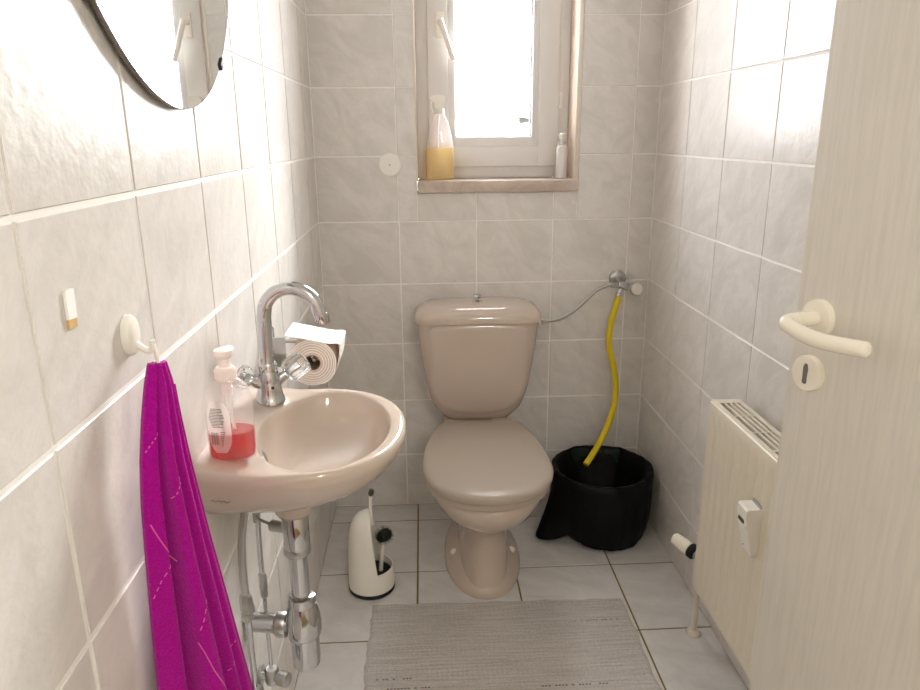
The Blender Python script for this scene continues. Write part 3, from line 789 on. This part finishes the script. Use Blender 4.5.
bowl = [ell(1.93, .074, .234, .20, 0.002, e=2.8), ell(1.93, .073, .226, .20, .05, e=2.7), ell(1.92, .070, .196, .205, .11, e=2.5), ell(1.90, .071, .165, .225, .165), ell(1.865, .085, .165, .25, .205),
        ell(1.82, .118, .205, .28, .248), ell(1.79, .143, .235, .30, .290), ell(1.775, .157, .246, .32, .325), ell(1.77, .161, .246, .32, .345), ell(1.77, .160, .243, .32, .357), ell(1.77, .152, .233, .315, .3605)]
MB().loft(bowl).build('bowl', 'sanitary', to, angle=60)
# foot flange with rounded nose
ft = [ell(1.90, .112, .212, .26, .0005, e=2.05), ell(1.90, .112, .212, .26, .014, e=2.05), ell(1.90, .106, .203, .255, .026, e=2.05), ell(1.905, .092, .190, .25, .044, e=1.8), ell(1.91, .074, .170, .24, .066, e=1.8), ell(1.915, .055, .150, .22, .10)]
MB().loft(ft).build('foot', 'sanitary', to, angle=60)
for sx in (-1, 1):
    MB().lathe([(.012, -.006), (.012, .008), (.010, .015), (.005, .018)], (TC+sx*.081, 1.862, .036), (sx*.35, -.3, .9), 18).build('bolt_cap', 'cream_plastic', to)
# rear deck and cistern
MB().box(TC-.105, TC+.105, 1.995, 2.215, .27, .372, .03, 4).build('rear_deck', 'sanitary', to)
def tank_ring(z, hw, y0, y1, r): return rrect(TC+.003, (y0+y1)/2, hw, (y1-y0)/2, r, z, 8)
tk = [(.372, .086, 2.085, 2.20, .03), (.377, .102, 2.072, 2.205, .035), (.395, .118, 2.062, 2.21, .04), (.415, .133, 2.055, 2.212, .04), (.445, .146, 2.05, 2.214, .04), (.49, .157, 2.046, 2.216, .04), (.55, .167, 2.043, 2.216, .04), (.62, .176, 2.041, 2.216, .04), (.688, .183, 2.04, 2.216, .04)]
MB().loft([tank_ring(*t) for t in tk]).build('cistern', 'sanitary', to, angle=60)
# raised shield panel on the cistern front
shp = []
for u, dz in ((1.0, 0), (.985, -.0018), (.94, -.0045), (.88, -.0060)):
    ring = []
    for j in range(48):
        a = 2*PI*j/48; c, s_ = math.cos(a), math.sin(a)
        zz = .545+.125*s_*u if s_ > 0 else .545+.150*s_*u
        hw = .148 if s_ > 0 else .148
        x = hw*u*math.copysign(abs(c)**(.28 if s_ > 0 else .75), c)
        zz = .545+(.1435*abs(s_)**.15 if s_ > 0 else -.150*abs(s_)**.8)*u
        yy = table(zz, [(.395, 2.062), (.415, 2.055), (.445, 2.05), (.49, 2.046), (.55, 2.043), (.62, 2.041), (.7, 2.04)])
        ring.append((TC+.003+x, yy+.0005+dz, zz))
    shp.append(ring)
MB().loft(shp).build('front_panel', 'sanitary', to, angle=60)
ld = [(.6885, .184, 2.036, 2.217, .04), (.690, .1895, 2.031, 2.219, .045), (.700, .191, 2.0295, 2.219, .05), (.713, .187, 2.033, 2.217, .055), (.726, .176, 2.043, 2.208, .06), (.735, .158, 2.058, 2.196, .06), (.739, .130, 2.078, 2.18, .05), (.7405, .08, 2.1, 2.16, .03)]
MB().loft([tank_ring(*t) for t in ld]).build('cistern_lid', 'sanitary', to, angle=60)
MB().lathe([(.016, 0), (.016, .002), (.009, .0035), (.0055, .006), (.0055, .010), (.0095, .013), (.0125, .017), (.012, .021), (.007, .0235)], (TC+.004, 2.115, .7395), n=28).build('flush_knob', 'chrome', to)

# ------------------------------------------------------------------ valve, hoses
vx, vz = .936, .779
va = thing('corner_valve', 'chrome angle valve with pale knob on the back wall', 'valve', (vx, D, vz))
MB().lathe([(.0275, 0.0002), (.0275, .003), (.025, .007), (.018, .010), (.012, .011)], (vx, D, vz), (0, -1, 0), 36).build('wall_rosette', 'dull_chrome', va)
vb = MB().tube([(vx, D-.006, vz), (vx+.002, D-.03, vz-.006), (vx+.004, D-.055, vz-.012)], .0085, 14, 4)
vb.lathe([(.011, -.018), (.012, -.016), (.012, .016), (.011, .018)], (vx+.004, D-.058, vz-.013), (1, 0, -.25), 18)
vb.lathe([(.0085, .012), (.0085, .03), (.0105, .031), (.0105, .037)], (vx+.004, D-.058, vz-.013), (1, 0, -.25), 16)
vb.lathe([(.009, 0), (.009, .018), (.0105, .019), (.0105, .028), (.008, .029)], (vx-.002, D-.058, vz-.018), (-.30, -.1, -1), 16)
vb.lathe([(.008, 0), (.008, .016), (.0095, .017), (.0095, .026)], (vx-.008, D-.056, vz-.012), (-1, 0, .1), 6)
vb.build('valve_body', 'chrome', va)
kd = Vector((.22, -.92, .12)).normalized(); kc = Vector((vx+.038, D-.060, vz-.022))
kn = MB(); q = Vector((0, 0, 1)).rotation_difference(kd).to_matrix(); rings = []
for r, hh in ((.012, 0), (.0205, .003), (.0215, .008), (.0205, .016), (.0195, .017)):
    rings.append([kc+q@Vector((r*(1+.07*math.cos(6*a))*math.cos(a), r*(1+.07*math.cos(6*a))*math.sin(a), hh)) for a in [2*PI*j/36 for j in range(36)]])
kn.loft(rings); kno = kn.build('valve_knob', 'dull_chrome', va)
MB().lathe([(.0185, .0165), (.018, .0205), (.014, .022)], kc, kd, 28).build('knob_face', 'white_plastic', kno)
hs = thing('cistern_hose', 'braided chrome hose from valve to the cistern side', 'hose', (.69, 2.12, .66))
MB().tube([(vx-.028, D-.056, vz-.010), (vx-.05, D-.057, vz-.012), (vx-.085, D-.062, vz-.028), (vx-.125, D-.075, vz-.062), (vx-.165, D-.092, vz-.088), (vx-.205, D-.105, vz-.103), (.694, D-.112, .672)], .0055, 12, 8).build('hose_line', 'dull_chrome', hs)
MB().lathe([(.0095, 0), (.0095, .012), (.0115, .013), (.0115, .017)], (.694, D-.112, .672), (-1, 0, -.12), 6).build('end_nut', 'dull_chrome', hs)
yh = thing('drain_hose', 'yellow rubber hose hanging from the valve into the bin', 'hose', (.80, 2.0, .22))
MB().tube([(vx-.010, D-.0612, vz-.045), (vx-.018, D-.066, vz-.075), (vx-.033, D-.068, vz-.14), (vx-.034, D-.07, vz-.20), (vx-.018, D-.074, vz-.27), (vx-.008, D-.078, vz-.33), (vx-.012, D-.09, vz-.39), (vx-.040, D-.125, vz-.455), (vx-.085, D-.17, vz-.512), (vx-.125, D-.205, vz-.55)], .0098, 16, 8).build('hose_line', 'yellow', yh)

# ------------------------------------------------------------------ bin with bag
BX, BY, BH = .862, 2.028, .222
bn = thing('waste_bin', 'dark green waste bin lined with a black bag', 'bin', (BX, BY, 0))
bi = MB().lathe([(.105, .002), (.112, .004), (.150, BH-.004), (.153, BH), (.149, BH), (.144, BH-.01), (.108, .012), (.0, .012)], (BX, BY, 0), n=48, cap1=False)
bi.build('bucket', 'bin', bn)
bag = MB(); NBG = 120; rings = []
rnd = [random.uniform(-1, 1) for _ in range(NBG)]
def bagr(j, amp): 
    a = 2*PI*j/NBG
    return amp*(.5*math.sin(7*a+1)+.35*math.sin(13*a+2.2)+.3*math.sin(23*a)+.25*rnd[j])
def hem_drop(a):     # length of the outside skirt, longest in front
    f_ = .5+.5*math.cos(a+PI*.47)
    return .150+.064*f_**2+.004*math.sin(5*a+.6)+.035*math.exp(-(((a-math.radians(196)+PI) % (2*PI)-PI)/.3)**2)-.02*math.exp(-(((a-math.radians(222)+PI) % (2*PI)-PI)/.16)**2)
for lvl in range(22):
    ring = []
    for j in range(NBG):
        a = 2*PI*j/NBG; c, s_ = math.cos(a), math.sin(a)
        if lvl < 6:                                   # inside
            t = lvl/5; r = lerp(.095, .1445, t)-.004*(1-t)-.004*(1 if not .9 < a < 2.2 or t < .5 else -1)+bagr(j, .003); z = lerp(.06, BH-.004, t)
            if lvl == 5: z = BH+.002+bagr(j, .002)
        elif lvl == 6: r = .151; z = BH+.0055+bagr(j, .003)
        elif lvl == 7: r = .1565; z = BH+.003+bagr(j, .002)
        else:
            t = (lvl-7)/14; z = BH-hem_drop(a)*t
            r = .1585-.006*t*t+bagr(j, .0035*min(1, t*2))-.012*max(0, t-.75)*4*max(0, -s_)
            # tail of the bag pulled out to the left and front-left
            da = (a-math.radians(196)+PI) % (2*PI)-PI
            r += .070*math.exp(-(da/.24)**2)*t**1.5
            r = max(r, lerp(.107, .1545, z/BH)+.0025)
        x = BX+r*c; y = BY+r*s_
        x = min(x, W-.004-.001*(j % 3)); y = min(y, D-.005-.001*(j % 3))
        ring.append((x, y, max(z, .004)))
    rings.append(ring)
bag.loft(rings, False, False)
bo = bag.build('bag', 'bag', bn, angle=70)

# ------------------------------------------------------------------ toilet brush
KX, KY = .153, 1.768
br = thing('brush_holder', 'white toilet brush holder with cut away side and dark foot', 'brush holder', (KX, KY, 0))
MB().lathe([(.0615, .0), (.0645, .003), (.0645, .012), (.063, .014)], (KX, KY, 0), n=48).build('foot_ring', 'black', br)
def holder_ring(z, r, t):   # t: how far the right side has been cut away (0 full circle .. 1 cut at the plane)
    out = []
    for j in range(56):
        a = 2*PI*j/56; x = r*math.cos(a); y = r*math.sin(a)
        out.append((x, y, z))
    return out
hb = MB(); n = 56; rings = []
prof = [(.0635, .012), (.0640, .03), (.0635, .055), (.0625, .07)]
lo = [[(KX+r*math.cos(2*PI*j/n), KY+r*math.sin(2*PI*j/n), z) for j in range(n)] for r, z in prof]
inner = [[(KX+(r-.004)*math.cos(2*PI*j/n), KY+(r-.004)*math.sin(2*PI*j/n), z) for j in range(n)] for r, z in ((.0620, .0715), (.0615, .06), (.0615, .02))]
hb.loft(lo+inner, False, True)
hb.build('holder_cup', 'white_plastic', br)
# upper shell: open shell over the left, front and back, cut by a plane facing right
sh_ = MB(); prof = [(.0625, .069), (.0618, .10), (.0605, .14), (.058, .17), (.053, .195), (.046, .213), (.036, .226), (.024, .234), (.010, .238)]
cutx = .016
rings = []
for r, z in prof:
    cx_ = lerp(cutx+.006, cutx-.012, (z-.069)/.17)
    a0 = math.acos(max(-1, min(1, cx_/r))) if r > abs(cx_) else 0.0
    rr = []
    for j in range(33):
        a = a0+(2*PI-2*a0)*j/32; rr.append((KX+r*math.cos(a), KY+r*math.sin(a), z))
    rings.append(rr)
inn = []
for ring, (r, z) in zip(rings, prof):
    inn.append([(KX+(x-KX)*(1-.005/r*.8 if r > .006 else .5), KY+(y-KY)*(1-.005/r*.8), z-.002) for x, y, _ in ring])
sh_.loft(rings, False, False, closed=False); sh_.loft(inn, False, False, closed=False)
m_ = len(prof)
for seq in (0, 32):    # close the cut edges
    vs_ = [r_[seq] for r_ in rings]+[r_[seq] for r_ in inn]
    sh_.add(vs_, [(i, i+1, m_+i+1, m_+i) for i in range(m_-1)])
sh_.add(rings[-1]+inn[-1], [(i, i+1, 33+i+1, 33+i) for i in range(32)]+[tuple(range(33))])
sh_.build('holder_shell', 'white_plastic', br, angle=50)
tb = thing('toilet_brush', 'toilet brush with dark bristles standing in the white holder', 'toilet brush', (KX+.02, KY, .02))
MB().tube([(KX+.006, KY-.012, .205), (KX+.0065, KY-.010, .25), (KX+.008, KY-.008, .292)], lambda t: .0055-.001*t, 12, 4).build('handle', 'white_plastic', tb)
MB().lathe([(.0052, 0), (.0075, .004), (.0075, .014), (.0045, .02)], (KX+.008, KY-.008, .290), (.25, 0, 1), 6).build('handle_end', 'lcd', tb, smooth=False)
MB().lathe([(.006, 0), (.006, .11)], (KX+.024, KY+.004, .03), (.10, 0, 1), 12).build('brush_stem', 'white_plastic', tb)
bs = MB(); hc = Vector((KX+.040, KY-.002, .164)); ax = Vector((.75, -.1, .55)).normalized()
bs.lathe([(.004, -.024), (.013, -.016), (.018, 0), (.014, .016), (.004, .022)], hc, ax, 14)
for i in range(420):
    h_ = random.uniform(-1, 1); a = random.uniform(0, 2*PI); L_ = .030*math.sqrt(max(.08, 1-h_*h_*.85))
    q = Vector((0, 0, 1)).rotation_difference(ax).to_matrix(); dd = q@Vector((math.cos(a), math.sin(a), h_*.45))
    p0 = hc+ax*h_*.018; p1 = p0+dd*L_; sd_ = dd.orthogonal().normalized()*.0006; s2 = dd.cross(sd_).normalized()*.0006
    bs.add([p0+sd_, p0-sd_*.5+s2, p0-sd_*.5-s2, p1], [(0, 1, 3), (1, 2, 3), (2, 0, 3)])
bso = bs.build('bristles', 'bristle', tb, smooth=False); bso['kind'] = 'stuff'
ir = MB().lathe([(.045, .0725), (.057, .071), (.0575, .069)], (KX, KY, -.022), n=40, cap1=False); ir.build('dark_insert', 'black', br)

# ------------------------------------------------------------------ rug
rg = thing('rug', 'light grey woven rag rug lying before the toilet', 'rug', (.505, 1.44, 0))
RX0, RX1, RY0, RY1 = .158, .840, 1.205, 1.682
NXr, NYr = 230, 150; vs_ = []
for i in range(NYr+1):
    for j in range(NXr+1):
        u, v = j/NXr, i/NYr
        ex = .0016*math.sin(v*34+1)+.0012*math.sin(v*71)+.002*math.sin(v*9); ey = .0015*math.sin(u*29)+.0010*math.sin(u*63+2)
        x = lerp(RX0+ex*(1-u), RX1+.0016*math.sin(v*29+.4)+.002*math.sin(v*11), u); y = lerp(RY0, RY1+ey-.012*u, v)
        band = 1.0 if (.40 < v < .47 or v > .93 or .58 < v < .61) else .45
        z = .0062+.0011*math.sin(v*2*PI*NYr/4)*math.sin(u*2*PI*NXr/4+(PI if int(v*NYr/2) % 2 else 0))*band+.0006*math.sin(u*11+v*7)+.0005*math.sin(v*2*PI*38)
        ed = min(u, 1-u, v, 1-v); z = lerp(.0012, z, min(1, ed/.012))
        vs_.append((x, y, z))
rug = MB().add(vs_, [(i*(NXr+1)+j, i*(NXr+1)+j+1, (i+1)*(NXr+1)+j+1, (i+1)*(NXr+1)+j) for i in range(NYr) for j in range(NXr)])
for per in (range(NXr+1), ): pass
rug.build('weave', 'rug', rg, angle=180)
# dark slots where the weft is open
op = MB()
for (v, a_, b_) in ((.31, .60, .82), (.335, .08, .22), (.40, .04, .16), (.78, .78, .95)):
    u = a_
    while u < b_:
        if random.random() < .72:
            x = lerp(RX0, RX1, u); y = lerp(RY0, RY1, v)
            op.box(x, x+.0055, y-.0014, y+.0014, .0062, .0073)
        u += .0115
op.build('open_weft', 'print', rg, smooth=False)['kind'] = 'stuff'

# ------------------------------------------------------------------ radiator
QX0, QX1, QY0, QY1, QZ0, QZ1 = .937, 1.004, .845, 1.447, .190, .662
ra = thing('radiator', 'cream panel radiator with grille top on the right wall', 'radiator', (QX1, 1.15, QZ0))
# front panel with shallow vertical pressings
fp = MB(); cols = []; y = QY1-.004; K = 0
prof = [(QX0+.006, QY1), (QX0+.001, QY1-.003), (QX0, QY1-.010)]
y = QY1-.028
while y > QY0+.03:
    prof += [(QX0, y), (QX0+.0028, y-.0045), (QX0+.0028, y-.0085), (QX0, y-.013)]; y -= .0333
prof += [(QX0, QY0+.01), (QX0+.006, QY0)]
zs = [(QZ0, .006), (QZ0+.004, .001), (QZ0+.012, 0), (QZ0+.024, 0), (QZ0+.034, None), (QZ1-.034, None), (QZ1-.024, 0), (QZ1-.012, 0), (QZ1-.003, .0015), (QZ1, .006)]
rings = []
for z, ins in zs:
    rings.append([((px_ if ins is None else (QX0+ins if .001 < px_-QX0 < .004 else max(px_, QX0+ins))), py_, z) for px_, py_ in prof]+[(QX0+.010, QY0, z), (QX0+.010, QY1, z)])
fp.loft(rings).build('front_panel', 'radiator', ra, angle=25)
MB().box(QX0+.006, QX1, QY1-.0035, QY1-.0005, QZ0+.01, QZ1-.002, .001).build('side_panel', 'radiator', ra)
MB().box(QX0+.006, QX1, QY0+.0005, QY0+.0035, QZ0+.01, QZ1-.002, .001).build('side_panel', 'radiator', ra)
MB().box(QX1-.012, QX1, QY0+.004, QY1-.004, QZ0+.005, QZ1-.02, .003).build('rear_panel', 'radiator', ra)
MB().box(QX0+.016, QX1-.016, QY0+.02, QY1-.02, QZ0+.05, QZ1-.05).build('convector', 'slot', ra, smooth=False)
gr = MB(); gr.box(QX0+.004, QX0+.014, QY0+.002, QY1-.002, QZ1-.004, QZ1+.001, .001); gr.box(QX1-.010, QX1, QY0+.002, QY1-.002, QZ1-.004, QZ1+.001, .001)
gr.box(QX0+.012, QX1-.008, QY1-.024, QY1-.002, QZ1-.004, QZ1+.001, .001)
go = gr.build('grille_frame', 'radiator', ra)
for i in range(3):
    xx = QX0+.0235+.0115*i
    MB().box(xx, xx+.0045, QY0+.004, QY1-.02, QZ1-.007, QZ1+.0005, .0008).build('grille_slat', 'radiator', go)
yy = QY1-.10
while yy > QY0:
    MB().box(QX0+.012, QX1-.008, yy, yy+.005, QZ1-.006, QZ1).build('grille_bridge', 'radiator', go, smooth=False); yy -= .085
for yb in (QY0+.08, QY1-.08):
    MB().box(QX1, W-.001, yb-.02, yb+.02, QZ0+.06, QZ1-.06, .002).build('wall_bracket', 'radiator', ra)
MB().lathe([(.004, 0), (.004, .003)], (QX0+.012, QY1, QZ1-.012), (0, 1, 0), 12).build('air_vent', 'slot', ra)
# heat cost meter on the front
al = thing('heat_meter', 'white wedge shaped heat meter clipped on the radiator front', 'heat meter', (QX0, 1.185, .44))
A = Matrix.Translation((QX0-.0005, 1.183, 0))
pf = [(0, .450), (-.013, .452), (-.030, .532), (-.030, .546), (-.026, .550), (0, .550)]
MB().loft([[(QX0+px_, 1.183+s_, pz_) for px_, pz_ in pf] for s_ in (-.0195, -.018, .018, .0195)]).build('meter_case', 'white_plastic', al, angle=20)
MB().box(-.0016, .0006, -.011, .011, -.0042, .0042, xf=Matrix.Translation((QX0-.0275, 1.186, .5205)) @ Matrix.Rotation(math.radians(11.3), 4, 'Y')).build('display', 'lcd', al, smooth=False)
MB().box(-.0026, .0006, -.016, .016, -.0022, .0022, xf=Matrix.Translation((QX0-.0262, 1.184, .5125)) @ Matrix.Rotation(math.radians(11.3), 4, 'Y')).build('ridge', 'white_plastic', al)
MB().lathe([(.0012, 0), (.0012, .0008)], (QX0-.0158, 1.192, .462), (-1, 0, .2), 8).build('status_dot', 'slot', al)
MB().box(QX0-.004, QX0, 1.166, 1.200, .452, .556, .001).build('back_plate', 'dull_chrome', al)
# valve and riser at the far end
rvx, rvy, rvz = .983, 1.512, .222
rvv = thing('radiator_valve', 'beige capped radiator valve with riser beside the waste bin', 'radiator valve', (rvx, rvy+.014, 0))
cd = Vector((-.42, .62, .16)).normalized()
MB().lathe([(.0125, .034), (.0165, .038), (.0170, .052), (.0160, .062), (.0165, .064), (.0150, .082), (.0110, .086)], (rvx, rvy, rvz), cd, 24).build('valve_cap', 'cream_plastic', rvv)
MB().lathe([(.0150, .018), (.0190, .021), (.0190, .034), (.0150, .037)], (rvx, rvy, rvz), cd, 24).build('black_ring', 'black', rvv)
vb = MB().lathe([(.012, -.012), (.012, .020)], (rvx, rvy, rvz), cd, 20)
vb.lathe([(.010, 0), (.010, .02), (.0135, .021), (.0135, .038), (.010, .04), (.010, .066)], (rvx, rvy, rvz), (0, -1, 0), 18)
vb.build('valve_body', 'dull_chrome', rvv)
MB().lathe([(.0072, .004), (.0072, rvz)], (rvx, rvy+.006, 0), n=18).build('riser', 'radiator', rvv)
MB().lathe([(.019, .0003), (.019, .004), (.015, .010), (.010, .013)], (rvx, rvy+.006, 0), n=24).build('floor_collar', 'radiator', rvv)

# ------------------------------------------------------------------ bottles on the sill
PX, PY, PZ = .377, D+.055, z0+.0005
sb = thing('spray_bottle', 'clear spray bottle half full of yellow cleaner on windowsill', 'spray bottle', (PX, PY, PZ))
def sb_ring(hx, hy, z, ox=0): return [(PX+ox+hx*math.copysign(abs(math.cos(a))**.8, math.cos(a)), PY+hy*math.copysign(abs(math.sin(a))**.8, math.sin(a)), PZ+z) for a in [2*PI*j/40 for j in range(40)]]
MB().loft([sb_ring(*p) for p in ((.040, .026, 0), (.044, .029, .004), (.0445, .0295, .04), (.044, .029, .085), (.040, .027, .110), (.034, .024, .135), (.028, .021, .160), (.021, .018, .180), (.0145, .0145, .192), (.0125, .0125, .198))], True, False).build('bottle_body', 'clear', sb)
MB().loft([sb_ring(*p) for p in ((.0385, .0245, .002), (.0425, .0275, .006), (.043, .028, .04), (.0425, .0275, .085), (.0405, .0265, .096))]).build('yellow_liquid', 'cleaner', sb)
MB().lathe([(.0145, .192), (.015, .194), (.015, .208), (.0125, .212)], (PX, PY, PZ), n=24).build('collar', 'white_plastic', sb)
hdm = MB().loft([[(PX+x_*1.0, PY+s_, PZ+z_) for x_, z_ in ((-.013, .210), (.013, .210), (.014, .226), (.018, .236), (.016, .246), (-.002, .250), (-.020, .247), (-.027, .242), (-.027, .234), (-.016, .228))] for s_ in (-.011, -.009, .009, .011)])
hdm.build('spray_head', 'white_plastic', sb, angle=25)
MB().tube([(PX-.018, PY, PZ+.232), (PX-.024, PY-.002, PZ+.222), (PX-.023, PY-.003, PZ+.206), (PX-.019, PY-.003, PZ+.198)], .0042, 10, 5).build('trigger', 'white_plastic', sb)
MB().tube([(PX, PY, PZ+.205), (PX-.006, PY, PZ+.14), (PX-.004, PY, PZ+.08), (PX+.010, PY, PZ+.04), (PX+.036, PY, PZ+.006)], .0028, 8, 6).build('dip_tube', 'white_plastic', sb)
mb2 = thing('mist_bottle', 'slim greyish white pump bottle in the right window corner', 'spray bottle', (.755, D+.05, z0))
MB().lathe([(.0165, 0), (.0178, .002), (.0178, .088), (.0165, .096), (.0095, .100), (.0095, .102)], (.755, D+.05, z0+.0005), n=28).build('bottle_body', 'pvc', mb2)
MB().lathe([(.0115, .101), (.0115, .112), (.010, .113)], (.755, D+.05, z0), n=24).build('collar', 'dull_chrome', mb2)
nz = MB().lathe([(.0068, .112), (.0068, .118), (.0095, .119), (.0095, .134), (.006, .137)], (.755, D+.05, z0), n=20)
nz.lathe([(.003, 0), (.003, .006)], (.755-.008, D+.05, z0+.128), (-1, 0, 0), 10)
nz.build('nozzle', 'white_plastic', mb2)
